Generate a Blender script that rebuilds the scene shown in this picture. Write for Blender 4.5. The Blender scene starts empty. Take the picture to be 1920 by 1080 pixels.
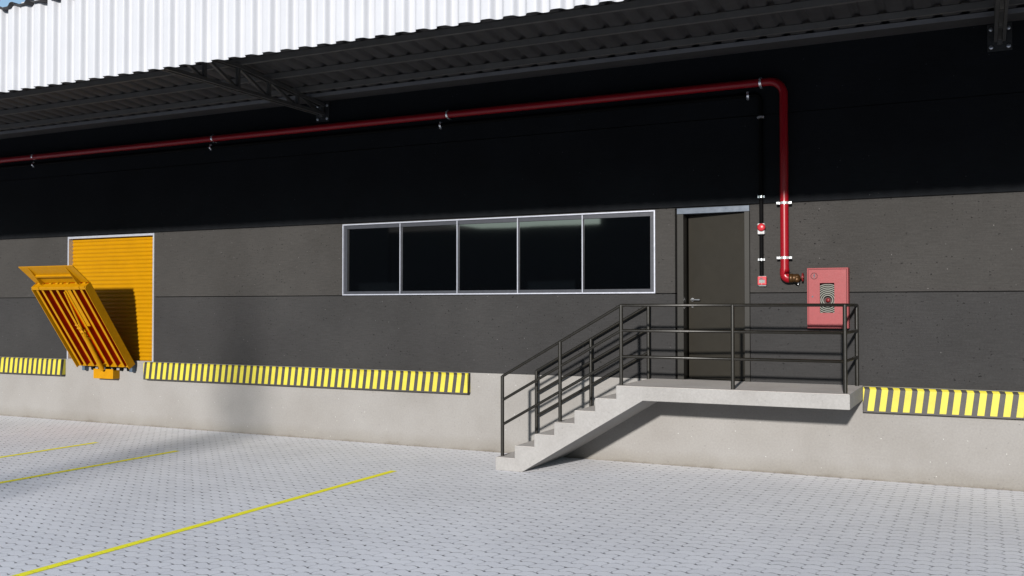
import bpy, bmesh, math, random
from mathutils import Vector, Matrix
random.seed(7)
S = bpy.context.scene
COL = S.collection
PI = math.pi

# ------------------------------------------------------------------ mesh builder
class MB:
    def __init__(s): s.v = []; s.f = []; s.sm = []
    def add(s, vs, fs, smooth=False):
        n = len(s.v); s.v += [tuple(v) for v in vs]
        for f in fs: s.f.append([i + n for i in f]); s.sm.append(smooth)
        return s
    def box(s, x0, x1, y0, y1, z0, z1):
        vs = [(x, y, z) for z in (z0, z1) for y in (y0, y1) for x in (x0, x1)]
        return s.add(vs, [(0,2,3,1),(4,5,7,6),(0,1,5,4),(2,6,7,3),(0,4,6,2),(1,3,7,5)])
    def prism(s, pts, a0, a1, axis='y'):
        """closed 2-D outline swept along an axis; outline (x,z) for y, (y,z) for x, (x,y) for z"""
        n = len(pts)
        def P(p, a):
            return {'y': (p[0], a, p[1]), 'x': (a, p[0], p[1]), 'z': (p[0], p[1], a)}[axis]
        vs = [P(p, a0) for p in pts] + [P(p, a1) for p in pts]
        fs = [tuple(range(n)), tuple(range(2*n-1, n-1, -1))]
        fs += [(i, i+n, (i+1) % n + n, (i+1) % n) for i in range(n)]
        return s.add(vs, fs)
    def tube(s, path, r, seg=14, caps=True, smooth=True):
        path = [Vector(p) for p in path]; rings = []
        rr = r if isinstance(r, (list, tuple)) else [r]*len(path)
        t0 = (path[1]-path[0]).normalized()
        up = Vector((0,0,1)) if abs(t0.z) < .9 else Vector((0,1,0))
        n = t0.cross(up).normalized()
        vs = []
        for i, p in enumerate(path):
            a = (path[i]-path[i-1]).normalized() if i else t0
            b = (path[i+1]-path[i]).normalized() if i < len(path)-1 else a
            t = (a+b).normalized(); n = (n - t*n.dot(t)).normalized(); m = t.cross(n)
            k = 1/max(.5, t.dot(b))
            for j in range(seg):
                th = 2*PI*j/seg
                d = n*math.cos(th)+m*math.sin(th)
                vs.append(p + d*rr[i])
        fs = [(i*seg+j, i*seg+(j+1) % seg, (i+1)*seg+(j+1) % seg, (i+1)*seg+j) for i in range(len(path)-1) for j in range(seg)]
        s.add(vs, fs, smooth)
        if caps:
            L = len(path)-1
            s.add(vs[:seg], [tuple(range(seg-1, -1, -1))]); s.add(vs[L*seg:], [tuple(range(seg))])
        return s
    def cyl(s, a, b, r, seg=16, smooth=True): return s.tube([a, b], r, seg, True, smooth)
    def bar(s, a, b, w, h, side=(1,0,0)):
        """rectangular bar from a to b, w across 'side', h across the third axis"""
        a = Vector(a); b = Vector(b); t = (b-a).normalized(); sd = Vector(side)
        sd = (sd - t*sd.dot(t)).normalized(); up = t.cross(sd)
        vs = [p + sd*(i*w/2) + up*(j*h/2) for p in (a, b) for i, j in ((-1,-1),(1,-1),(1,1),(-1,1))]
        return s.add(vs, [(3,2,1,0),(4,5,6,7),(0,1,5,4),(1,2,6,5),(2,3,7,6),(3,0,4,7)])
    def lathe(s, c, axis, prof, seg=20):
        """prof = [(distance along axis, radius)]"""
        c = Vector(c); ax = Vector(axis).normalized()
        up = Vector((0,0,1)) if abs(ax.z) < .9 else Vector((1,0,0))
        n = ax.cross(up).normalized(); m = ax.cross(n); vs = []
        for d, r in prof:
            for j in range(seg):
                th = 2*PI*j/seg; vs.append(c + ax*d + (n*math.cos(th)+m*math.sin(th))*max(r, 1e-4))
        fs = [(i*seg+j, i*seg+(j+1) % seg, (i+1)*seg+(j+1) % seg, (i+1)*seg+j) for i in range(len(prof)-1) for j in range(seg)]
        return s.add(vs, fs, True)
    def build(s, name, mat, parent=None, bevel=0, origin=None, seg=2):
        o3 = Vector(origin) if origin else (Vector(parent['_w']) if parent is not None and '_w' in parent else Vector((0,0,0)))
        me = bpy.data.meshes.new(name)
        me.from_pydata([tuple(Vector(v)-o3) for v in s.v], [], s.f)
        me.polygons.foreach_set('use_smooth', s.sm); me.materials.append(mat)
        bm = bmesh.new(); bm.from_mesh(me); bmesh.ops.recalc_face_normals(bm, faces=bm.faces); bm.to_mesh(me); bm.free()
        me.update()
        o = bpy.data.objects.new(name, me); COL.objects.link(o)
        o['_w'] = list(o3)
        if parent is not None:
            o.parent = parent
            pw = Vector(parent['_w']); o.location = o3-pw
        else: o.location = o3
        if bevel:
            b = o.modifiers.new('bevel', 'BEVEL'); b.width = bevel; b.segments = seg; b.limit_method = 'ANGLE'; b.angle_limit = math.radians(40)
        return o

def tag(o, label=None, cat=None, group=None, kind=None):
    if label: o['label'] = label
    if cat: o['category'] = cat
    if group: o['group'] = group
    if kind: o['kind'] = kind
    return o
def thing(name, label, cat, loc, group=None):
    o = bpy.data.objects.new(name, None); COL.objects.link(o); o.location = loc; o['_w'] = list(loc); o.empty_display_size = .2
    return tag(o, label, cat, group)

# ------------------------------------------------------------------ materials
def mat(name): 
    m = bpy.data.materials.new(name); m.use_nodes = True
    nt = m.node_tree; b = nt.nodes['Principled BSDF']
    return m, nt, b
def N(nt, t, **k):
    n = nt.nodes.new(t)
    for a, v in k.items(): setattr(n, a, v)
    return n
def Lk(nt, a, b): nt.links.new(a, b)
def math_(nt, op, a, b=None, clamp=False):
    n = N(nt, 'ShaderNodeMath', operation=op); n.use_clamp = clamp
    for i, q in enumerate((a, b)):
        if q is None: continue
        if isinstance(q, (int, float)): n.inputs[i].default_value = q
        else: Lk(nt, q, n.inputs[i])
    return n.outputs[0]
def pos(nt): return N(nt, 'ShaderNodeNewGeometry').outputs['Position']
def noise(nt, vec, scale, detail=4, rough=.55, stretch=None):
    if stretch:
        mp = N(nt, 'ShaderNodeMapping'); mp.inputs['Scale'].default_value = stretch; Lk(nt, vec, mp.inputs['Vector']); vec = mp.outputs[0]
    n = N(nt, 'ShaderNodeTexNoise'); n.inputs['Scale'].default_value = scale; n.inputs['Detail'].default_value = detail; n.inputs['Roughness'].default_value = rough
    Lk(nt, vec, n.inputs['Vector']); return n.outputs['Fac']
def ramp(nt, fac, stops):
    r = N(nt, 'ShaderNodeValToRGB'); el = r.color_ramp.elements
    while len(el) < len(stops): el.new(.5)
    for e, (p, c) in zip(el, stops):
        e.position = p; e.color = (*c, 1) if len(c) == 3 else c
    Lk(nt, fac, r.inputs[0]); return r.outputs[0]
def mix(nt, fac, a, b, mode='MIX'):
    n = N(nt, 'ShaderNodeMix', data_type='RGBA', blend_type=mode)
    for i, q in ((0, fac), (6, a), (7, b)):
        if isinstance(q, (int, float)): n.inputs[i].default_value = q
        elif isinstance(q, tuple): n.inputs[i].default_value = (*q, 1)
        else: Lk(nt, q, n.inputs[i])
    return n.outputs[2]
def bump(nt, h, strength, dist, b, prev=None):
    n = N(nt, 'ShaderNodeBump'); n.inputs['Strength'].default_value = strength; n.inputs['Distance'].default_value = dist
    Lk(nt, h, n.inputs['Height'])
    if prev is not None: Lk(nt, prev, n.inputs['Normal'])
    Lk(nt, n.outputs[0], b.inputs['Normal']); return n.outputs[0]

def paint(name, col, rough=.45, metal=0, var=.12, nscale=9, bmp=.15, spec=.5, coat=0):
    m, nt, b = mat(name); p = pos(nt)
    f = noise(nt, p, nscale, 5, .6)
    lo = tuple(c*(1-var) for c in col); hi = tuple(min(1, c*(1+var)) for c in col)
    Lk(nt, ramp(nt, f, [(.3, lo), (.7, hi)]), b.inputs['Base Color'])
    r = noise(nt, p, nscale*3, 3)
    rr = N(nt, 'ShaderNodeMapRange'); rr.inputs['To Min'].default_value = max(.03, rough-.08); rr.inputs['To Max'].default_value = min(1, rough+.1)
    Lk(nt, r, rr.inputs[0]); Lk(nt, rr.outputs[0], b.inputs['Roughness'])
    b.inputs['Metallic'].default_value = metal; b.inputs['Specular IOR Level'].default_value = spec; b.inputs['Coat Weight'].default_value = coat
    if bmp: bump(nt, noise(nt, p, 60, 3), bmp, .003, b)
    return m

def pitted(name, cols, bands=True, gr=.14, pit=.20, pit_dark=.45, rough=.85, stain=False, spec=.3, broad=.8):
    """cast concrete: broad mottling, fine grain, brushed horizontal scratches, air-bubble pits, pale specks"""
    m, nt, b = mat(name); p = pos(nt)
    big = noise(nt, p, broad, 5, .6)
    c = ramp(nt, big, [(.28, cols[0]), (.5, cols[1]), (.74, cols[2])])
    grain = noise(nt, p, 38, 6, .75)
    c = mix(nt, 1, c, ramp(nt, grain, [(.25, (1-gr,)*3), (.75, (1+gr,)*3)]), 'MULTIPLY')
    streak = noise(nt, p, 4, 6, .75, (1.1, 1, 22))
    if bands: c = mix(nt, 1, c, ramp(nt, streak, [(.3, (.74,.74,.74)), (.7, (1.22,1.22,1.22))]), 'MULTIPLY')
    # pits: elongated irregular holes
    mp = N(nt, 'ShaderNodeMapping'); mp.inputs['Scale'].default_value = (1, 1, 1.5); Lk(nt, p, mp.inputs['Vector'])
    warp = N(nt, 'ShaderNodeTexNoise'); warp.inputs['Scale'].default_value = 14; Lk(nt, mp.outputs[0], warp.inputs['Vector'])
    add = N(nt, 'ShaderNodeMixRGB', blend_type='ADD'); add.inputs[0].default_value = .07; Lk(nt, mp.outputs[0], add.inputs[1]); Lk(nt, warp.outputs['Color'], add.inputs[2])
    v = N(nt, 'ShaderNodeTexVoronoi'); v.inputs['Scale'].default_value = 17; v.inputs['Randomness'].default_value = 1; Lk(nt, add.outputs[0], v.inputs['Vector'])
    sep = N(nt, 'ShaderNodeSeparateColor'); Lk(nt, v.outputs['Color'], sep.inputs[0])
    size = math_(nt, 'MULTIPLY', math_(nt, 'SUBTRACT', sep.outputs[0], .3, True), pit)     # only some cells hold a pit
    hole = math_(nt, 'LESS_THAN', v.outputs['Distance'], size)
    clus = ramp(nt, noise(nt, p, 1.7, 3), [(.36, (0,0,0)), (.5, (1,1,1))])
    hole = math_(nt, 'MULTIPLY', hole, clus)
    c = mix(nt, math_(nt, 'MULTIPLY', hole, 1-pit_dark), c, (cols[0][0]*.22, cols[0][1]*.22, cols[0][2]*.22))
    v2 = N(nt, 'ShaderNodeTexVoronoi'); v2.inputs['Scale'].default_value = 9; Lk(nt, p, v2.inputs['Vector'])
    sp = N(nt, 'ShaderNodeSeparateColor'); Lk(nt, v2.outputs['Color'], sp.inputs[0])
    speck = math_(nt, 'MULTIPLY', math_(nt, 'LESS_THAN', v2.outputs['Distance'], .05), math_(nt, 'GREATER_THAN', sp.outputs[1], .82))
    c = mix(nt, math_(nt, 'MULTIPLY', speck, .35), c, tuple(min(.8, q*5+.1) for q in cols[2]))
    if stain:   # splash dirt along the foot of the wall, with an uneven upper edge
        sx = N(nt, 'ShaderNodeSeparateXYZ'); Lk(nt, p, sx.inputs[0])
        h = math_(nt, 'ADD', math_(nt, 'MULTIPLY', sx.outputs[2], 5.5), math_(nt, 'MULTIPLY', noise(nt, p, 2.3, 5), 1.1))
        c = mix(nt, 1, c, ramp(nt, math_(nt, 'MULTIPLY', h, .45, True), [(.16, (.52,.47,.40)), (.34, (.86,.84,.8)), (.8, (1,1,1))]), 'MULTIPLY')
    Lk(nt, c, b.inputs['Base Color']); b.inputs['Roughness'].default_value = rough; b.inputs['Specular IOR Level'].default_value = spec
    h = math_(nt, 'SUBTRACT', math_(nt, 'ADD', math_(nt, 'MULTIPLY', grain, .4), math_(nt, 'MULTIPLY', streak, .45 if bands else .1)), math_(nt, 'MULTIPLY', hole, .9))
    bump(nt, h, .55, .006, b)
    return m

def paver_height(nt):
    """interlocking wavy pavers: returns (mask 1=stone 0=joint, stone id colour)"""
    p = pos(nt); sx = N(nt, 'ShaderNodeSeparateXYZ'); Lk(nt, p, sx.inputs[0])
    def wave(c, amp, ph):
        a = math_(nt, 'MULTIPLY', math_(nt, 'ADD', c, ph), 2*PI/.14)
        return math_(nt, 'MULTIPLY', math_(nt, 'SINE', a), amp)
    jit = noise(nt, p, 2.1, 3); j2 = math_(nt, 'MULTIPLY', math_(nt, 'SUBTRACT', jit, .5), .03)
    jf = noise(nt, p, 22, 3); j3 = math_(nt, 'MULTIPLY', math_(nt, 'SUBTRACT', jf, .5), .012)
    x = math_(nt, 'ADD', math_(nt, 'ADD', sx.outputs[0], wave(sx.outputs[1], .011, .0)), j3)
    y = math_(nt, 'ADD', math_(nt, 'ADD', sx.outputs[1], wave(sx.outputs[0], .015, .02)), math_(nt, 'ADD', j2, j3))
    cb = N(nt, 'ShaderNodeCombineXYZ'); Lk(nt, x, cb.inputs[0]); Lk(nt, y, cb.inputs[1])
    br = N(nt, 'ShaderNodeTexBrick'); Lk(nt, cb.outputs[0], br.inputs['Vector'])
    br.offset = .5; br.inputs['Scale'].default_value = 1; br.inputs['Brick Width'].default_value = .28; br.inputs['Row Height'].default_value = .14
    br.inputs['Mortar Size'].default_value = .006; br.inputs['Mortar Smooth'].default_value = .5
    br.inputs['Color1'].default_value = (.2,.2,.2,1); br.inputs['Color2'].default_value = (.8,.8,.8,1)
    def near(c, per, w, soft):      # 1 on the grid lines of period per
        f = math_(nt, 'FRACT', math_(nt, 'ADD', math_(nt, 'MULTIPLY', c, 1/per), 100.5))
        d = math_(nt, 'MULTIPLY', math_(nt, 'ABSOLUTE', math_(nt, 'SUBTRACT', f, .5)), per)
        return math_(nt, 'SUBTRACT', 1, math_(nt, 'MULTIPLY', math_(nt, 'SUBTRACT', d, w), 1/soft, True), True)
    row = near(y, .14, .0045, .004); col = near(x, .14, .010, .006); rw = near(y, .14, .0085, .005)
    dots = math_(nt, 'MULTIPLY', math_(nt, 'MULTIPLY', col, rw), .95)
    return p, br, row, dots
def paving(name, base=(.714,.713,.740), line=None):
    m, nt, b = mat(name); p, br, row, dots = paver_height(nt)
    joint = br.outputs['Fac']
    gaps = noise(nt, p, 7, 3)      # sand fills some joints more than others
    depth = ramp(nt, gaps, [(.38, (.3,)*3), (.6, (1,)*3)])
    col = ramp(nt, noise(nt, p, .55, 5), [(.3, tuple(c*.93 for c in base)), (.7, tuple(c*1.05 for c in base))])
    col = mix(nt, .10, col, br.outputs['Color'], 'OVERLAY')
    col = mix(nt, 1, col, ramp(nt, noise(nt, p, 70, 5, .7), [(.25, (.84,.84,.84)), (.75, (1.12,1.12,1.12))]), 'MULTIPLY')
    if line: col = mix(nt, 1, ramp(nt, noise(nt, p, 30, 5), [(.3, tuple(c*.93 for c in line)), (.7, line)]), (1,1,1), 'MULTIPLY')
    fine = ramp(nt, noise(nt, p, 16, 2), [(.40, (.30,)*3), (.62, (1,)*3)])
    jf = math_(nt, 'MAXIMUM', math_(nt, 'MULTIPLY', joint, .30), math_(nt, 'MULTIPLY', math_(nt, 'MULTIPLY', row, .95), fine))  # joints along the wall painted darker, standing in for sun shade inside them
    jf = math_(nt, 'MULTIPLY', math_(nt, 'MAXIMUM', jf, dots), depth)
    jc = (.03,.03,.034) if not line else (line[0]*.6, line[1]*.56, .02)
    col = mix(nt, math_(nt, 'MULTIPLY', jf, 1. if not line else .3), col, jc)
    Lk(nt, col, b.inputs['Base Color']); b.inputs['Roughness'].default_value = .78; b.inputs['Specular IOR Level'].default_value = .35
    h = math_(nt, 'SUBTRACT', math_(nt, 'MULTIPLY', noise(nt, p, 120, 3), .12), joint)
    bump(nt, h, .75 if not line else .5, .006, b)
    return m

M = {}
M['paving'] = paving('paving')
M['line'] = paving('line_paint', line=(.98,.91,.03))
M['dock'] = pitted('dock_concrete', [(.166,.158,.149), (.190,.183,.175), (.208,.202,.195)], bands=False, pit_dark=.6, stain=True)
M['stair'] = pitted('stair_concrete', [(.20,.193,.186), (.222,.216,.210), (.24,.235,.229)], bands=False, pit_dark=.6, broad=1.5)
M['grey'] = pitted('grey_panel', [(.0232,.0218,.0204), (.0275,.0260,.0248), (.0330,.0312,.0296)], spec=.25, gr=.25, pit_dark=.1, pit=.31)
M['stair_top_lit'] = pitted('stair_top_lit', [(.37,.345,.325), (.42,.395,.375), (.46,.435,.41)], bands=False, pit_dark=.7, broad=1.5)  # stair concrete made paler: light on level tops put into the colour
M['grey_low'] = pitted('grey_panel_lower', [(.0182,.0177,.0180), (.0215,.0210,.0214), (.0258,.0251,.0254)], spec=.25, gr=.25, pit_dark=.1, pit=.31)
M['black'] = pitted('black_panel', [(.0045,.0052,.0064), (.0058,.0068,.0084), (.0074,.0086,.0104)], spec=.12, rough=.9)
M['white'] = paint('white_sheet', (.345,.352,.375), .5, 0, .03, 2, 0, .2)
M['roof'] = paint('dark_sheet', (.036,.034,.034), .6, 0, .15, 3, .1)
M['steel'] = paint('dark_steel', (.048,.0465,.044), .5, 0, .15, 6, .2)
M['purlin'] = paint('purlin_steel', (.085,.081,.076), .5, 0, .12, 5, .1)
M['ledger'] = paint('gutter_steel', (.125,.125,.13), .5, 0, .12, 4, .1)
M['rail'] = paint('rail_paint', (.0085,.0075,.0055), .33, 0, .2, 12, .05, .38)
M['galv'] = paint('bolt_zinc', (.55,.56,.58), .3, .9, .2, 40, .1)
M['plate'] = paint('plate_paint', (.017,.017,.0165), .5, 0, .2, 12, .1)
M['chrome'] = paint('clip_zinc', (.82,.83,.85), .22, .85, .1, 40, .05)
M['alu'] = paint('aluminium', (.45,.46,.52), .32, .55, .08, 14, .05)
M['alu2'] = paint('aluminium_inner', (.032,.034,.042), .4, .3, .1, 14, .05)
M['red'] = paint('red_pipe', (.185,.0012,.006), .32, 0, .04, 8, 0, .32, 0)
M['cab'] = paint('cabinet_red', (.180,.021,.024), .5, 0, .05, 20, .04, .35)
M['cabdark'] = paint('cabinet_inside', (.03,.012,.012), .7, 0, .1, 20, 0)
M['blk'] = paint('black_plastic', (.0012,.0012,.0014), .75, 0, .2, 10, .05, .08)
M['dkframe'] = paint('door_frame_paint', (.0085,.0075,.0055), .45, 0, .1, 3, 0, .28)
M['head_sky'] = paint('head_sky_tint', (.085,.10,.125), .3, .4, .1, 5, 0)  # frame head tinted blue-grey: sky reflection put into the colour
M['leaf'] = paint('door_leaf_paint', (.0115,.0098,.0066), .5, 0, .08, 3, .03, .22)
M['interior'] = paint('interior_paint', (.05,.05,.055), .8, 0, .1, 2, 0)
M['yellow'] = paint('leveller_yellow', (.325,.150,.0003), .5, 0, .08, 7, .12, .12)
M['shutter'] = paint('shutter_yellow', (.32,.152,.0003), .5, 0, .05, 4, .08, .12)
M['primer'] = paint('red_primer', (.31,.024,.0003), .7, 0, .15, 7, .12, 0)
M['gold'] = paint('brass', (.06,.028,.008), .4, .6, .2, 30, .1)
M['wheel'] = paint('wheel_red', (.13,.006,.008), .45, 0, .1, 20, .05)
M['offwhite'] = paint('white_plastic', (.34,.34,.35), .4, 0, .05, 20, 0)
M['devred'] = paint('device_red', (.33,.015,.022), .35, 0, .05, 20, 0)
M['lens'] = paint('lens_grey', (.20,.21,.20), .2, 0, .15, 60, 0)
M['hose'] = paint('hose_canvas', (.17,.175,.155), .8, 0, .15, 60, .3)
M['mark'] = paint('mark_dark', (.02,.035,.05), .5, 0, .1, 20, 0)
M['bluesteel'] = paint('hinge_bracket', (.05,.075,.11), .5, .2, .2, 20, .1)
M['bark'] = paint('bark', (.10,.07,.05), .9, 0, .3, 12, .5)
M['leafg'] = paint('cypress_green', (.045,.075,.03), .7, 0, .35, 6, 0)
M['facade'] = pitted('far_facade', [(.016,.016,.017), (.018,.018,.019), (.021,.021,.022)], bands=False)
M['fardoor'] = paint('far_shutter', (.03,.03,.034), .5, 0, .1, 3, 0)

def glass_dark():
    m, nt, b = mat('tinted_glass')
    b.inputs['Base Color'].default_value = (.0006,.0007,.0009,1)
    b.inputs['IOR'].default_value = 1.8; b.inputs['Roughness'].default_value = .03; b.inputs['Specular IOR Level'].default_value = 1.0
    p = pos(nt); bump(nt, noise(nt, p, .8, 2), .006, .05, b)
    return m
M['glass'] = glass_dark()

def stripes():
    m, nt, b = mat('bumper_stripes'); p = pos(nt)
    sx = N(nt, 'ShaderNodeSeparateXYZ'); Lk(nt, p, sx.inputs[0])
    u = math_(nt, 'SUBTRACT', math_(nt, 'ADD', sx.outputs[0], math_(nt, 'MULTIPLY', sx.outputs[1], .9)), math_(nt, 'MULTIPLY', sx.outputs[2], .13))
    fr = math_(nt, 'FRACT', math_(nt, 'MULTIPLY', math_(nt, 'ADD', u, 100.03), 1/.1395))
    yel = math_(nt, 'LESS_THAN', fr, .55)
    yel = math_(nt, 'MULTIPLY', yel, math_(nt, 'GREATER_THAN', sx.outputs[2], .893))
    wear = ramp(nt, noise(nt, p, 26, 6, .7), [(.24, (.4,)*3), (.34, (1,)*3)])
    y = ramp(nt, noise(nt, p, 5, 4), [(.3, (.36,.310,.022)), (.7, (.42,.370,.028))])
    k = ramp(nt, noise(nt, p, 7, 5), [(.3, (.018,.016,.016)), (.7, (.032,.029,.028))])
    c = mix(nt, math_(nt, 'MULTIPLY', yel, wear), k, y)
    Lk(nt, c, b.inputs['Base Color']); b.inputs['Roughness'].default_value = .6
    bump(nt, math_(nt, 'ADD', math_(nt, 'MULTIPLY', yel, 1.), math_(nt, 'MULTIPLY', noise(nt, p, 50, 3), .2)), .5, .006, b)
    return m
M['stripe'] = stripes()

# ------------------------------------------------------------------ ground
g = MB().add([(-250,-250,0),(250,-250,0),(250,250,0),(-250,250,0)], [(0,1,2,3)]).build('ground', M['paving'])
tag(g, 'grey interlocking wavy block paving of the yard', kind='structure')
for i, (x, ye, lab) in enumerate([(-7.16, -2.08, 'nearest and longest yellow bay line painted on the grey block paving'),
                             (-11.14, -2.03, 'yellow bay line between the nearest and the farthest on the paving'),
                             (-13.02, -1.92, 'farthest yellow bay line on the paving, below the yellow roller shutter')]):
    o = MB().add([(x-.05,ye,.004),(x-.05,-14,.004),(x+.05,-14,.004),(x+.05,ye,.004)], [(0,1,2,3)]).build('parking_line', M['line'])
    tag(o, lab, 'painted line', 'yellow bay lines on the paving')

# ------------------------------------------------------------------ warehouse
X0, X1, T = -46, 26, .22
W = thing('warehouse', 'dark warehouse loading side with charcoal panels over a pale concrete dock wall', 'warehouse', (0,0,0))
holes = {'shutter': (-16.10,-13.79,1.2,3.585), 'window': (-9.53,-4.15,2.405,3.58), 'door': (-3.865,-2.822,1.2,3.59)}
def course(mb, z0, z1):
    """one panel course, cut round the openings"""
    xs = sorted([h for h in holes.values() if h[2] < z1-.02 and h[3] > z0+.02], key=lambda h: h[0])
    x = X0
    for h in xs:
        mb.box(x, h[0], 0, T, z0, z1)
        if h[2] > z0+1e-4: mb.box(h[0], h[1], 0, T, z0, h[2])
        if h[3] < z1-1e-4: mb.box(h[0], h[1], 0, T, h[3], z1)
        x = h[1]
    mb.box(x, X1, 0, T, z0, z1)
j = .007
mb = MB(); mb.box(X0, X1, 0, T, -.3, 1.197); mb.build('dock_wall', M['dock'], W)
mb = MB(); course(mb, 1.2, 2.4-j); mb.build('lower_panel_course', M['grey_low'], W)
mb = MB(); course(mb, 2.4+j, 3.6-j); mb.build('upper_panel_course', M['grey'], W)
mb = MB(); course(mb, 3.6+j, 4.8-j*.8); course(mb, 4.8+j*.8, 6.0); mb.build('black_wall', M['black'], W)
mb = MB()
for z in (2.4, 3.6, 4.8):   # joint sealant set back in the gaps
    for a, b_ in ((X0, -16.15), (-13.74, -9.58), (-4.10, -3.9), (-2.78, X1)): mb.box(a+.01, b_-.01, .012, .05, z-j+.0004, z+j-.0004)
mb.build('joint_sealant', M['blk'], W)
mb = MB(); mb.box(X0, X1, T, 14, 5.9, 6.0); mb.box(X0, X1, 13.8, 14, 0, 5.9); mb.box(X0, X0+.2, T, 13.8, 0, 5.9); mb.box(X1-.2, X1, T, 13.8, 0, 5.9); mb.box(X0+.2, X1-.2, T, 13.8, 1.0, 1.19)
mb.build('building_shell', M['interior'], W)

# roller shutter
sh = MB(); a, b_, z0, z1 = holes['shutter']; yb = .085; n = 31; pitch = (z1-.04-z0)/n
prof = []
for i in range(n):
    z = z0 + i*pitch
    for t in (0, .04, .22, .5, .78, .96): prof.append((yb + .011 - .024*math.sin(PI*max(0, (t-.04)/.92))*(1 if t > .04 else 0), z+t*pitch))
prof.append((yb+.011, z1-.04))
vs = []; fs = []
for y, z in prof: vs += [(a+.03, y, z), (b_-.03, y, z)]
for i in range(len(prof)-1): fs.append((2*i, 2*i+1, 2*i+3, 2*i+2))
sh.add(vs, fs); sh.box(a+.03, b_-.03, yb+.03, yb+.05, z0, z1-.04)
ro = sh.build('roller_shutter', M['shutter'], W)
fr = MB(); fr.box(a, a+.035, -.012, .12, z0, z1-.04); fr.box(b_-.035, b_, -.012, .12, z0, z1-.04); fr.box(a, b_, -.012, .12, z1-.0395, z1)
fr.build('shutter_frame', M['alu'], ro)
sl = MB(); sl.box(a+.036, b_-.036, -.006, .2, 1.197+.0005, 1.206); sl.build('sill', M['stair'], ro)

# strip window
wd = holes['window']
o = MB(); xa, xb, za, zb = wd
t = .018
o.box(xa, xb, -.015, .06, zb-t, zb); o.box(xa, xb, -.015, .06, za, za+t); o.box(xa, xa+t, -.015, .06, za+t, zb-t); o.box(xb-t, xb, -.015, .06, za+t, zb-t)
win = o.build('window', M['alu'], W)
o = MB(); s = .06
o.box(xa+t, xb-t, .012, .07, zb-t-s, zb-t-.0005); o.box(xa+t, xb-t, .012, .07, za+t+.0005, za+t+s*.75); o.box(xa+t+.0005, xa+t+s, .012, .07, za+t+s*.75, zb-t-s); o.box(xb-t-s, xb-t-.0005, .012, .07, za+t+s*.75, zb-t-s)
o.build('inner_frame', M['alu2'], win)
ms = [-8.416, -7.364, -6.316, -5.263]
for x in ms: MB().box(x-.0065, x+.0065, .004, .04, za+t+.001, zb-t-.001).build('mullion', M['alu'], win)
ed = [xa+t] + ms + [xb-t]
for k in range(5):
    MB().box(ed[k]+.012, ed[k+1]-.012, .04, .05, za+t+.002, zb-t-.002).build('pane', M['glass'], win)

# door, standing slightly ajar
xa, xb, za, zb = holes['door']
o = MB(); o.box(xa+.035, xa+.125, -.02, .2, za, zb-.085); o.box(xb-.075, xb-.004, -.02, .2, za, zb-.085)
df = o.build('door_frame', M['dkframe'], W, .004)
MB().box(xa+.035, xb-.004, -.022, .2, zb-.0845, zb-.004).build('sky_tinted_head', M['head_sky'], df, .003)  # head of the frame, coloured as if reflecting the sky
hx, hy = xb-.078, .05
leafw = (xb-.078)-(xa+.127)-.006
ang = math.radians(9)
def L2(u, v, z):  # u along the leaf from hinge to lock side, v out of its face
    dx, dy = -math.cos(ang), math.sin(ang)
    return (hx + dx*u - dy*v*1.0, hy + dy*u + dx*v*1.0, z)
o = MB(); vs = [L2(u, v, z) for z in (za+.012, zb-.09) for v in (0, -.045) for u in (0, leafw)]
o.add(vs, [(0,2,3,1),(4,5,7,6),(0,1,5,4),(2,6,7,3),(0,4,6,2),(1,3,7,5)])
dl = o.build('door', M['leaf'], W, .003)
hz = 2.312
o = MB(); o.cyl(L2(leafw-.06, 0, hz), L2(leafw-.06, .05, hz), .011); o.tube([L2(leafw-.06,.05,hz), L2(leafw-.085,.055,hz), L2(leafw-.19,.055,hz)][::-1], .0105, 10)
o.cyl(L2(leafw-.06,-.001,hz), L2(leafw-.06,.008,hz), .026)
o.build('handle', M['galv'], dl)
MB().cyl(L2(leafw-.06,-.001,hz-.09), L2(leafw-.06,.007,hz-.09), .018).build('lock', M['galv'], dl)

# ------------------------------------------------------------------ canopy
Cn = thing('canopy', 'dark steel truss canopy with white corrugated fascia over the loading wall', 'canopy', (0,0,4.86))
def zr(d): return 5.70+.1*d if d < 2.05 else 5.905
FD = 5.2
CX0, CX1 = -40, 22
# roof sheet (pans with narrow ribs)
def corrug(x0, x1, pitch, prof, fn):
    pts = []; x = x0
    while x < x1:
        for u, h in prof: pts.append((x+u*pitch, h))
        x += pitch
    return pts
pts = corrug(CX0, CX1, .30, [(0,0),(.56,0),(.62,.012),(.68,.036),(.74,.045),(.86,.045),(.92,.036),(.97,.010)], None)
mb = MB(); ds = [0.0, 2.05, FD+.06]; vs = []; n = len(pts)
for d in ds:
    for x, h in pts: vs.append((x, -d if d else -.002, zr(d)+h))
k = len(vs)
vs += [(x, y, z+.004) for x, y, z in vs]
fs = []
for i in range(2):
    for q in range(n-1):
        fs.append((i*n+q, i*n+q+1, (i+1)*n+q+1, (i+1)*n+q)); fs.append((k+i*n+q, k+i*n+q+1, k+(i+1)*n+q+1, k+(i+1)*n+q))
for q in range(n-1): fs.append((2*n+q, 2*n+q+1, k+2*n+q+1, k+2*n+q))
mb.add(vs, fs, True); mb.build('roof_sheet', M['roof'], Cn).modifiers.new('edges', 'EDGE_SPLIT').split_angle = math.radians(50)
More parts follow.
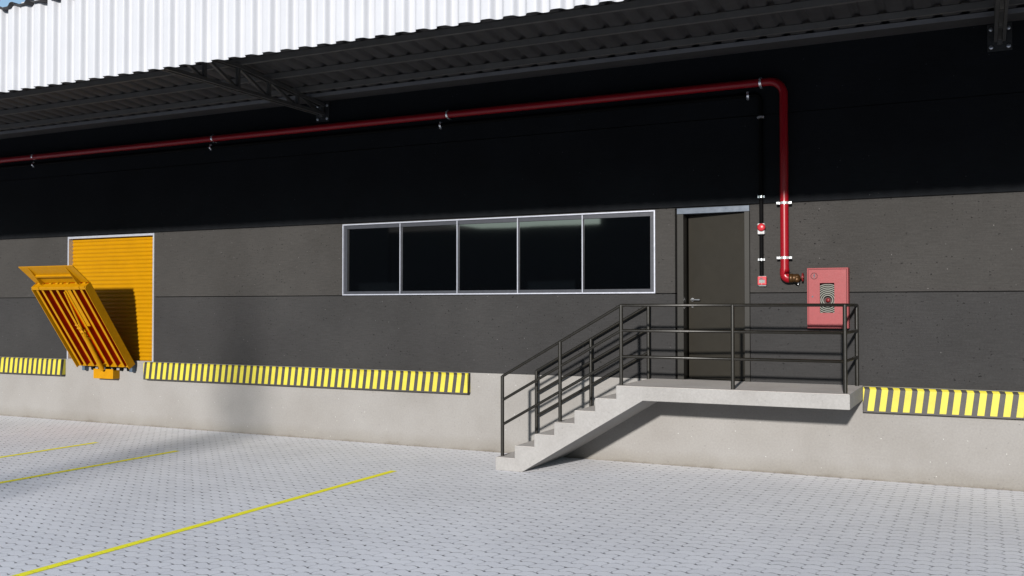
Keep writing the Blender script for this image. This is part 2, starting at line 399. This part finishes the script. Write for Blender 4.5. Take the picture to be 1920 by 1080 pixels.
# white fascia
PF = .2363; x_start = -10.867-PF*123
pts = corrug(x_start, CX1, PF, [(u/24, .066*(.5+.5*math.tanh(2.4*(math.cos(2*PI*u/24)-.2)))) for u in range(-6, 18)], None)   # trough round each dark band, broad crest between
mb = MB(); vs = []; n = len(pts)
for z in (4.89, 5.95):
    for yy in (0, .004):
        for x, h in pts: vs.append((x, -FD+h+yy, z))
fs = []
for q in range(n-1):
    fs += [(q, q+1, 2*n+q+1, 2*n+q), (n+q, n+q+1, 3*n+q+1, 3*n+q), (q, q+1, n+q+1, n+q), (2*n+q, 2*n+q+1, 3*n+q+1, 3*n+q)]
mb.add(vs, fs, True); mb.build('fascia', M['white'], Cn).modifiers.new('edges', 'EDGE_SPLIT').split_angle = math.radians(50)
mb = MB()
for z in (5.0, 5.62): mb.box(CX0, CX1, -FD+.09, -FD+.135, z, z+.08)
mb.build('fascia_rail', M['steel'], Cn)
def purlin(d, h=.08, w=.055):
    z1 = zr(d)-.001; z0 = z1-h
    # C section: web at front, lips
    MB().box(CX0, CX1, -d-w, -d-w+.006, z0, z1).box(CX0, CX1, -d-w+.006, -d, z0, z0+.006).box(CX0, CX1, -d-w+.006, -d, z1-.006, z1).build('purlin', M['purlin'], Cn)
for d in (.64, 1.33, 2.02, 3.05, 4.1, 4.93): purlin(d)
mb = MB(); mb.box(CX0, CX1, -.36, -.352, 5.668, 5.725); mb.build('eaves_channel', M['ledger'], Cn)
MB().box(CX0, CX1, -.352, -.004, 5.668, 5.676).build('wall_flashing', M['roof'], Cn)
def truss(X):
    tr = MB(); w = .05
    zt = lambda d: zr(d)-.081-.0255
    dn = [0.03, .67, 1.36, 2.05, 2.74, 3.43, 4.12, 4.6, 5.03]
    for sx in (-.045, .045):   # twin angles
        tr.bar((X+sx, -.03, 5.457), (X+sx, -5.03, 5.457), .035, .05)
        tr.bar((X+sx, -.03, zt(.03)), (X+sx, -2.05, zt(2.05)), .035, .05); tr.bar((X+sx, -2.05, zt(2.05)), (X+sx, -5.03, zt(5.03)), .035, .05)
    for d in dn[1:]: tr.bar((X, -d, 5.44), (X, -d, zt(d)), .05, .05)
    for i in range(len(dn)-1): tr.bar((X, -dn[i+1], zt(dn[i+1])), (X, -dn[i], 5.457), .045, .04)
    tr.bar((X, -5.03, 5.44), (X, -5.03, 4.95), .05, .05)
    tr.bar((X, -.03, 5.40), (X, -.03, 5.70), .06, .05)
    t = tr.build('truss', M['steel'], Cn)
    pl = MB().box(X-.135, X+.135, -.012, -.001, 5.325, 5.66).build('wall_plate', M['plate'], t)
    for bx in (-.095, .095):
        for bz in (5.375, 5.595):
            MB().lathe((X+bx, -.0125, bz), (0,-1,0), [(0,.024),(.008,.024),(.012,.019),(.0125,0)], 14).box(X+bx-.02, X+bx+.02, -.0262, -.0248, bz-.0035, bz+.0035).build('bolt', M['galv'], t)
for X in (-9.95, .21): truss(X)

# ------------------------------------------------------------------ fire main
PY = -.10; PR = .054
FP = thing('fire_pipe', 'red fire main running under the canopy and turning down beside the hose cabinet', 'pipe', (-2.34, 0, 2.55))
def arc(c, r, a0, a1, y, n=8): return [(c[0]+r*math.cos(math.radians(a0+(a1-a0)*i/n)), y, c[1]+r*math.sin(math.radians(a0+(a1-a0)*i/n))) for i in range(n+1)]
ZP = 5.215; XP = -2.348
path = [(-40, PY, ZP-.02), (-20, PY, ZP-.008), (XP-.21, PY, ZP)] + arc((XP-.19, ZP-.19), .19, 90, 0, PY) + [(XP, PY, 3.0), (XP, PY, 2.66)] + arc((XP+.055, 2.645), .055, 180, 270, PY, 6) + [(XP+.1, PY, 2.59)]
MB().tube(path, PR, 24).build('pipe', M['red'], FP)
MB().tube([(XP, PY, 2.72), (XP, PY, 2.645)] + arc((XP+.055, 2.645), .055, 180, 270, PY, 6)+[(XP+.06, PY, 2.59)], .061, 24).build('elbow', M['red'], FP)
cl = MB()
def pipe_clamp(P, horizontal, parent):
    o = MB(); w = .032; x, z = P
    if horizontal:
        o.tube([(x-w/2, PY, z), (x+w/2, PY, z)], PR+.004, 24)
        o.box(x-w/2, x+w/2, PY, -.001, z-.066, z-.0605); o.box(x-w/2, x+w/2, PY, -.001, z+.0605, z+.066)
    else:
        o.tube([(x, PY, z-w/2), (x, PY, z+w/2)], PR+.004, 24)
        for sgn in (-1, 1):
            a, b = sorted((x+sgn*.060, x+sgn*.098)); o.box(a, b, PY-.022, PY+.008, z-w/2+.001, z+w/2-.001)
            o.cyl((x+sgn*.08, PY-.034, z), (x+sgn*.08, PY+.02, z), .007, 8)
            a, b = sorted((x+sgn*.05, x+sgn*.06)); o.box(a, b, PY, -.001, z-w/2+.001, z+w/2-.001)
    o.build('clamp', M['chrome'], parent)
for x in (-16.99, -12.28, -7.47, -2.65): pipe_clamp((x, ZP), True, FP)
for z in (3.585, 2.86): pipe_clamp((XP, z), False, FP)
v = MB(); v.lathe((XP+.055, PY, 2.59), (1,0,0), [(0,.0),(0,.060),(.05,.060),(.052,.054),(.085,.054),(.10,.058),(.125,.052),(.14,.03),(.15,.012),(.19,.012),(.19,0)], 20)
v.lathe((XP+.155, PY-.02, 2.575), (.3,-1,-.15), [(0,.03),(.045,.03),(.05,.034),(.065,.034),(.066,0)], 16)
va = v.build('valve', M['gold'], FP)
hw = MB(); cx = XP+.232; R = .05
ring = [(cx, PY+R*math.cos(t*2*PI/20), 2.6+R*math.sin(t*2*PI/20)) for t in range(21)]
hw.tube(ring, .009, 8, False); hw.cyl((cx-.02, PY, 2.6), (cx+.012, PY, 2.6), .014, 10)
for a in range(4): hw.cyl((cx, PY, 2.6), (cx, PY+R*math.cos(a*PI/2+.4), 2.6+R*math.sin(a*PI/2+.4)), .005, 6)
hw.build('handwheel', M['wheel'], va)
MB().tube([(XP+.17, PY-.03, 2.53), (XP+.178, PY-.03, 2.50), (XP+.186, PY-.03, 2.53)], .003, 6).build('tag_ring', M['galv'], va)

# black conduit with clips
CD = thing('conduit', 'black cable conduit dropping from the red fire pipe to the call point by the door', 'conduit', (-2.655, 0, 2.62))
CR = .0275; CY = -.035; XC = -2.662; ZC = 5.07
path = [(-40, CY, ZC), (XC-.1, CY, ZC)] + arc((XC-.09, ZC-.09), .09, 90, 0, CY, 6) + [(XC, CY, 2.625)]
MB().tube(path, CR, 16).build('conduit_tube', M['blk'], CD)
def clip(x, z, horizontal):
    o = MB(); w = .03; R2 = CR+.0035
    if horizontal:
        o.tube([(x-w/2, CY, z), (x+w/2, CY, z)], R2, 16); 
        for sg in (-1, 1):
            a, b = sorted((z+sg*.03, z+sg*.055)); o.box(x-w/2-.008, x+w/2-.008, -.03, -.001, a, b)
    else:
        o.tube([(x, CY, z-w/2), (x, CY, z+w/2)], R2, 16)
        for sg in (-1, 1):
            a, b = sorted((x+sg*.030, x+sg*.046)); o.box(a, b, -.045, -.001, z-w/2, z+w/2)
    o.build('clip', M['chrome'], CD)
for x in (-17.09, -12.40, -7.64, -2.83): clip(x, ZC, True)
for z in (4.76, 3.69, 2.845): clip(XC, z, False)

# alarm sounder and call point
A = thing('alarm_sounder', 'round red alarm sounder on a white backing box, on the black conduit', 'alarm', (-2.655, 0, 3.20))
MB().box(-2.705, -2.615, -.075, -.001, 3.185, 3.33).build('backing_box', M['offwhite'], A, .006)
MB().lathe((-2.652, -.075, 3.275), (0,-1,0), [(0,.052),(.02,.053),(.035,.047),(.045,.03),(.048,0)], 28).build('sounder', M['devred'], A)
MB().box(-2.675, -2.635, -.0768, -.0752, 3.196, 3.203).build('label_strip', M['lens'], A)
A = thing('call_point', 'square red manual call point at the foot of the black conduit', 'call point', (-2.65, 0, 2.48))
MB().box(-2.702, -2.60, -.05, -.001, 2.49, 2.625).build('backing_box', M['offwhite'], A, .005)
cp = MB().box(-2.706, -2.59, -.085, -.0505, 2.505, 2.618).build('front_cover', M['devred'], A, .006)
MB().box(-2.687, -2.612, -.0868, -.0852, 2.532, 2.572).build('pane', M['lens'], cp)
MB().box(-2.687, -2.612, -.0872, -.0852, 2.5722, 2.578).box(-2.672, -2.640, -.0868, -.0852, 2.586, 2.6).build('lettering', M['mark'], cp)
MB().cyl((-2.652, -.085, 2.518), (-2.652, -.0885, 2.518), .0055, 10).build('key_hole', M['offwhite'], cp)

# ------------------------------------------------------------------ hose cabinet
HC = thing('hose_cabinet', 'red fire hose cabinet with a window showing the coiled pale hose', 'hose cabinet', (-1.8, 0, 1.93))
cx0, cx1, cz0, cz1, cy = -2.055, -1.546, 1.936, 2.716, -.15
o = MB(); w = .012
o.box(cx0, cx0+w, cy, -.001, cz0, cz1); o.box(cx1-w, cx1, cy, -.001, cz0, cz1); o.box(cx0+w, cx1-w, cy, -.001, cz0, cz0+w); o.box(cx0+w, cx1-w, cy, -.001, cz1-w, cz1); o.box(cx0+w, cx1-w, -.012, -.002, cz0+w, cz1-w)
o.build('cabinet_body', M['cab'], HC, .002)
# door: slab with a rectangular window, inset in a rim
dx0, dx1, dz0, dz1 = cx0+.022, cx1-.022, cz0+.022, cz1-.022
wx0, wx1, wz0, wz1 = -1.895, -1.715, 2.135, 2.52
o = MB(); yA, yB = cy-.010, cy+.008
o.box(dx0, wx0, yA, yB, dz0, dz1); o.box(wx1, dx1, yA, yB, dz0, dz1); o.box(wx0, wx1, yA, yB, dz0, wz0); o.box(wx0, wx1, yA, yB, wz1, dz1)
cd = o.build('cabinet_door', M['cab'], HC)
o = MB()
for a, b, c_, d_ in ((cx0+.0125, dx0-.004, cz0+.0125, cz1-.0125), (dx1+.004, cx1-.0125, cz0+.0125, cz1-.0125), (dx0-.004, dx1+.004, cz0+.0125, dz0-.004), (dx0-.004, dx1+.004, dz1+.004, cz1-.0125)):
    o.box(a, b, cy-.004, cy+.006, c_, d_)
o.build('rim', M['cab'], HC)
MB().box(cx0+.013, cx1-.013, -.03, -.0125, cz0+.013, cz1-.013).build('lining', M['cabdark'], HC)
hc = (-1.806, 2.31)
o = MB()
for k in range(8):
    R = .062+.0235*k
    ring = [(hc[0]+R*math.cos(t*2*PI/40), cy+.055, hc[1]-.01+R*math.sin(t*2*PI/40)) for t in range(41)]
    if R < .215: o.tube(ring, .0075, 6, False)
hs = o.build('coiled_hose', M['hose'], HC)
MB().lathe((hc[0], cy+.07, hc[1]-.01), (0,-1,0), [(-.02,.0),(-.02,.027),(-.01,.027),(-.008,0)], 20).build('hose_hub', M['wheel'], hs)
# round emblem with a figure handling a hose, and a lock
ex, ez = -1.965, 2.612
o = MB(); ring = [(ex+.040*math.cos(t*2*PI/28), yA-.001, ez+.040*math.sin(t*2*PI/28)) for t in range(29)]
o.tube(ring, .0035, 6, False); em = o.build('emblem', M['cabdark'], cd)
o = MB(); y1 = yA-.0035
def rb(x, z, w, h, a=0):
    c, s_ = math.cos(math.radians(a)), math.sin(math.radians(a))
    P = [(ex+x+u*c-v*s_, ez+z+u*s_+v*c) for u, v in ((-w/2,-h/2),(w/2,-h/2),(w/2,h/2),(-w/2,h/2))]
    o.prism(P, y1, yA-.0005, 'y')
o.cyl((ex+.004, y1, ez+.022), (ex+.004, yA-.0005, ez+.022), .007, 12)
rb(.002, .004, .013, .026); rb(-.006, -.019, .005, .022, -20); rb(.009, -.019, .005, .022, 20); rb(-.010, .008, .016, .004, 25); rb(.014, .002, .014, .004, -40)
o.build('hose_symbol', M['mark'], cd)
MB().cyl((-1.985, yA-.004, 2.345), (-1.985, yA+.002, 2.345), .011, 14).build('lock', M['mark'], cd)

# ------------------------------------------------------------------ stairs and landing
ST = thing('entrance_stair', 'pale concrete stair and landing with dark tube railings up to the grey door', 'staircase', (-3.7, -.7, 0))
xs = [-5.965+.289*k for k in range(7)]; rz = 1.2/7
YO = -1.41
prof = [(xs[0], 0)]
for k in range(7):
    prof.append((xs[k], rz*(k+1)))
    if k < 6: prof.append((xs[k+1], rz*(k+1)))
prof += [(-1.386, 1.2), (-1.386, 1.026), (-3.876, 1.026), (-5.57, 0)]
MB().prism(prof, YO, -.002, 'y').build('stair_flight', M['stair'], ST, .006)
for k in range(6): MB().box(xs[k]+.006, xs[k+1]-.003, YO+.008, -.004, rz*(k+1)-.001, rz*(k+1)+.004).build('tread_top_lit', M['stair_top_lit'], ST)  # thin sheets carrying the painted-in brightness of the step tops
MB().box(xs[6]+.006, -1.394, YO+.008, -.004, 1.199, 1.204).build('landing_top_lit', M['stair_top_lit'], ST)
def railing(y, X, right_return):
    """X: post abscissae from the foot up; the first three follow the flight, the rest stand on the landing"""
    P = [rz, rz*4, 1.2, 1.2, 1.2]; top = [1.262, 1.745, 2.234, 2.234, 2.234]
    h = bpy.data.objects.new('railing', None); COL.objects.link(h); h.parent = ST; h['_w'] = ST['_w']
    for off in (0, .326, .661):
        o = MB(); pts_ = [(X[0], y, top[0]-off), (X[2], y, top[2]-off)]
        if len(X) > 3: pts_.append((X[-1], y, top[-1]-off))
        if right_return: pts_.append((X[-1], -.10, 2.234-off))
        o.tube(pts_, .0195, 12); o.build('rail' if off else 'handrail', M['rail'], h)
    for k, x in enumerate(X): MB().cyl((x, y, P[k]+.002), (x, y, top[k]+.004), .0245, 14).build('post', M['rail'], h)
    if right_return: MB().cyl((X[-1], -.10, 1.202), (X[-1], -.10, 2.238), .0245, 14).build('post', M['rail'], h)
railing(-1.27, [-5.93, -5.07, -4.21, -2.765, -1.452], True)
railing(-.10, [-5.955, -5.09, -4.225], False)

# ------------------------------------------------------------------ bumpers
for (a, b, lab) in ((-40, -16.14, 'black and yellow striped dock bumper left of the orange leveller'),
                    (-13.945, -7.12, 'long black and yellow striped dock bumper between the roller shutter and the stair'),
                    (-1.384, 22, 'black and yellow striped dock bumper to the right of the landing')):
    o = MB(); o.prism([(-.001,.872),(-.105,.872),(-.105,1.165),(-.085,1.193),(-.001,1.193)], a, b, 'x')
    tag(o.build('dock_bumper', M['stripe'], None, .004, origin=((a+b)/2, -.05, .87)), lab, 'dock bumper', 'striped dock bumpers along the wall')

# ------------------------------------------------------------------ dock leveller
LV = thing('dock_leveller', 'orange steel dock leveller ramp tilted up in front of the yellow shutter', 'dock leveller', (-14.9, -.1, 1.05))
XL, XR = -15.6, -14.2
B = Vector((0, -.060, 1.146)); D = Vector((0, -1.021, 1.514)).normalized(); Nn = Vector((0, -D.z, D.y)); LEN = 1.826; TH = .157
Nn = Vector((0, -.829, -.559))
def Q(x, s, t): return Vector((x, 0, 0)) + B + D*s + Nn*t      # s up the deck, t out from the deck towards the underside
def lbox(mb, x0, x1, s0, s1, t0, t1):
    vs = [Q(x, s, t) for t in (t0, t1) for s in (s0, s1) for x in (x0, x1)]
    mb.add(vs, [(0,2,3,1),(4,5,7,6),(0,1,5,4),(2,6,7,3),(0,4,6,2),(1,3,7,5)])
o = MB(); lbox(o, XL+.012, XR-.012, 0, LEN, 0, .012); deck = o.build('deck_plate', M['primer'], LV)
for x0 in (XL, XR-.012):
    o = MB(); P = [(0,-.004),(0,TH),(LEN-.05,TH),(LEN-.01,TH-.035),(LEN,.02),(LEN,-.004)]
    vs = [Q(x, s, t) for x in (x0, x0+.012) for s, t in P]; n = len(P)
    o.add(vs, [tuple(range(n)), tuple(range(2*n-1, n-1, -1))] + [(i, i+n, (i+1) % n+n, (i+1) % n) for i in range(n)])
    o.build('side_plate', M['yellow'], LV, .002)
WD = XR-XL
for f in (.065, .165, .315, .44, .60, .745, .885):
    o = MB(); x = XL+WD*f
    lbox(o, x-.026, x+.026, .03, LEN-.07, .118, .126); rib = o.build('rib', M['yellow'], LV)
    o = MB(); lbox(o, x-.008, x+.008, .03, LEN-.07, .0125, .1175); o.build('rib_web', M['primer'], rib)
o = MB(); x = XL+WD*.665
lbox(o, x-.05, x+.035, .95, LEN-.075, .118, .126)
o.build('stiffener', M['yellow'], LV)
o = MB(); lbox(o, XL+.013, XL+.19, LEN-.066, LEN-.006, .10, .150); lbox(o, XL+.205, XR-.155, LEN-.066, LEN-.006, .10, .150); lbox(o, XR-.14, XR-.013, LEN-.066, LEN-.006, .10, .150); lbox(o, XL+.013, XR-.013, LEN-.060, LEN-.012, .013, .0995)
o.build('header_beam', M['yellow'], LV, .003)
o = MB(); lbox(o, XL+.013, XR-.013, .0, .02, .013, .10); o.build('rear_beam', M['yellow'], LV)
# lip folded forward
e = Q(0, LEN, .006); LD = Vector((0, -.36, .284)).normalized(); LN = Vector((0, -.62, -.785)); LL = .46
def Lp(x, s, t): return Vector((x, 0, 0)) + e + LD*s + LN*t
o = MB(); vs = [Lp(x, s, t) for t in (0, .014) for s, xi in ((.012, 0), (LL, .0)) for x in (XL+xi, XR-xi)]
o.add(vs, [(0,2,3,1),(4,5,7,6),(0,1,5,4),(2,6,7,3),(0,4,6,2),(1,3,7,5)])
lip = o.build('lip', M['yellow'], LV, .002)
for xg in (XL+.24, XR-.20):
    o = MB(); P = [(.03,.0145),(LL-.02,.0145),(LL-.03,.02),(.06,.085),(.03,.085)]
    vs = [Lp(x, s, t) for x in (xg-.006, xg+.006) for s, t in P]; n = 5
    o.add(vs, [tuple(range(n)), tuple(range(2*n-1, n-1, -1))] + [(i, i+n, (i+1) % n+n, (i+1) % n) for i in range(n)])
    o.build('gusset', M['yellow'], lip)
o = MB(); vs = [Lp(x, s, t) for t in (.0145, .05) for s in (.20, .235) for x in (XL+.247, XR-.207)]
o.add(vs, [(0,2,3,1),(4,5,7,6),(0,1,5,4),(2,6,7,3),(0,4,6,2),(1,3,7,5)]); o.build('lip_brace', M['yellow'], lip)
for f in (.08, .3, .42, .5, .62, .78, .93):
    x = XL+WD*f; o = MB(); o.cyl(Lp(x-.03, .004, .03), Lp(x+.03, .004, .03), .018, 12); o.build('hinge_knuckle', M['yellow'], lip)
# hydraulic ram
ra = Vector((-14.90, -.195, 1.035)); rm = Q(XL+WD*.53, .86, .165); rt = Q(XL+WD*.575, LEN-.12, .135)
o = MB(); o.cyl(ra, rm, .045, 18); o.cyl(ra+(rm-ra)*.36, ra+(rm-ra)*.375, .041, 18); o.lathe(rm-(rm-ra).normalized()*.03, (rm-ra), [(0,.037),(0,.046),(.05,.046),(.055,.0)], 18)
cyl_ = o.build('ram_cylinder', M['yellow'], LV)
MB().cyl(rm, rt, .019, 14).build('ram_rod', M['yellow'], cyl_)
o = MB(); u = (rm-ra).normalized()
for k, (s, dx) in enumerate(((-.02, .05), (.06, -.05), (.13, -.055), (-.1, .05))): o.cyl(rm+u*s+Vector((dx*.6, 0, 0)), rm+u*s+Vector((dx*1.5, -.03, .01)), .017, 10)
o.tube([rm+Vector((.07,-.02,-.1)), rm+Vector((.085,-.05,-.02)), rm+Vector((-.02,-.07,.08)), rm+Vector((-.08,-.03,.16))], .009, 8)
o.tube([rm+Vector((.075,-.0,-.1)), ra+Vector((.10,.02,.5)), ra+Vector((.07,0,.1))], .008, 8)
o.build('hydraulic_fitting', M['yellow'], cyl_)
o = MB(); o.prism([(-15.185,.862),(-14.665,.862),(-14.665,1.045),(-14.86,1.045),(-14.90,.985),(-14.94,1.045),(-15.185,1.045)], -.16, -.145, 'y'); o.box(-15.185, -14.665, -.1449, -.002, .862, 1.02)
o.build('pivot_bracket', M['yellow'], LV, .004)
for x in (-15.53, -14.27): MB().box(x-.035, x+.035, -.10, -.002, 1.0, 1.17).build('hinge_bracket', M['bluesteel'], LV, .003)
for k in range(6):
    x = -15.35+k*.19
    o = MB(); o.prism([(x-.03,1.12),(x+.03,1.12),(x+.03,1.03),(x+.015,1.01),(x-.015,1.01),(x-.03,1.03)], -.05, -.002, 'y')
    o.build('buffer_lug', M['blk'], LV)

# ------------------------------------------------------------------ across the yard, behind the camera (seen only as reflections in glass and steel)
FB = thing('unseen_warehouse', 'long low grey warehouse across the yard, out of view, its roof height shaped for the window reflections', 'warehouse', (-30, -58, 0))
o = MB(); o.box(-130, -45, -75, -55, 0, 10.0); o.build('wall', M['facade'], FB)
o = MB(); o.box(-45, -26, -75, -55.2, 0, 8.5); o.build('wall', M['facade'], FB)  # middle kept lower, shaped so the window glass reflects a strip of sky
o = MB(); o.box(-26, 80, -75, -55, 0, 10.0); o.build('wall', M['facade'], FB)
for x in (-120, -100, -80, -62, -46, -30, -12, 5, 22, 40, 60):
    o = MB(); o.box(x-2, x+2, -55.1 if x not in (-30,) else -55.3, -54.94, 0, 4.2); o.build('shutter_door', M['fardoor'], FB)
# slim conifer whose shadow falls on wall and paving
TR = thing('conifer_tree', 'slim sparse columnar conifer standing out in the yard, casting the soft shadow on the wall', 'tree', (-8.6, -21, 0))
tx, ty, H = -8.68, -21.0, 7.9
MB().tube([(tx,ty,0),(tx+.03,ty,1.2),(tx,ty+.02,3.5),(tx,ty,6.6)], [.07,.055,.035,.01], 10).build('trunk', M['bark'], TR)
o = MB(); rnd = random.Random(3)
for k in range(6200):
    z = .35+(H-.35)*rnd.random()
    f = (z-.35)/(H-.35); Rm = .72*min(1, .6+f*2.5)*(1-max(0, f-.72)/.28)**.55+.03
    r = .75*math.sqrt(rnd.random())
    if r > Rm*(1+.15*math.sin(z*7)) or rnd.random() < .55*f**4 or (f < .55 and rnd.random() < .3): continue
    th = rnd.random()*2*PI
    c = Vector((tx+r*math.cos(th), ty+r*math.sin(th), z)); a = Vector((rnd.gauss(0,1), rnd.gauss(0,1), rnd.gauss(.8,1))).normalized(); b_ = a.cross(Vector((rnd.gauss(0,1), rnd.gauss(0,1), rnd.gauss(0,1)))).normalized()
    L, w_ = .05, .017
    o.add([c-a*L, c+b_*w_, c+a*L, c-b_*w_], [(0,1,2,3)])
o.build('crown', M['leafg'], TR)

# ------------------------------------------------------------------ camera
cam = bpy.data.cameras.new('camera'); co = bpy.data.objects.new('camera', cam); COL.objects.link(co); S.camera = co
cam.sensor_width = 36; cam.lens = 36*1800.5/1920; cam.clip_end = 2000; cam.clip_start = .05
yaw, pit, rol = math.radians(26.132), math.radians(1.10), math.radians(-.033)
co.matrix_world = Matrix.Translation((0, -13.057, 2.22)) @ Matrix.Rotation(yaw, 4, 'Z') @ Matrix.Rotation(PI/2+pit, 4, 'X') @ Matrix.Rotation(rol, 4, 'Z')

# ------------------------------------------------------------------ light
sd = Vector((-.143, 1, -.243)).normalized()      # direction the sunlight travels
sun = bpy.data.lights.new('sun', 'SUN'); sun.energy = 4.6; sun.angle = math.radians(1.6); sun.color = (1, .955, .90)
so = bpy.data.objects.new('sun', sun); COL.objects.link(so); so.rotation_euler = sd.to_track_quat('-Z', 'Y').to_euler(); so.location = (3, -30, 12)
elev = math.asin(-sd.z); az = math.atan2(-sd.x, -sd.y)      # azimuth of the sun, clockwise from +y
w = bpy.data.worlds.new('World'); S.world = w; w.use_nodes = True
nt = w.node_tree; bg = nt.nodes['Background']
sky = nt.nodes.new('ShaderNodeTexSky'); sky.sky_type = 'NISHITA'; sky.sun_disc = False; sky.sun_elevation = elev; sky.sun_rotation = az
sky.air_density = 1.0; sky.dust_density = .15; sky.ozone_density = 1.5
nt.links.new(sky.outputs[0], bg.inputs[0]); bg.inputs[1].default_value = .105
S.view_settings.view_transform = 'Standard'; S.view_settings.look = 'None'; S.view_settings.gamma = 1; S.view_settings.exposure = .7
for o in bpy.data.objects:
    if '_w' in o: del o['_w']
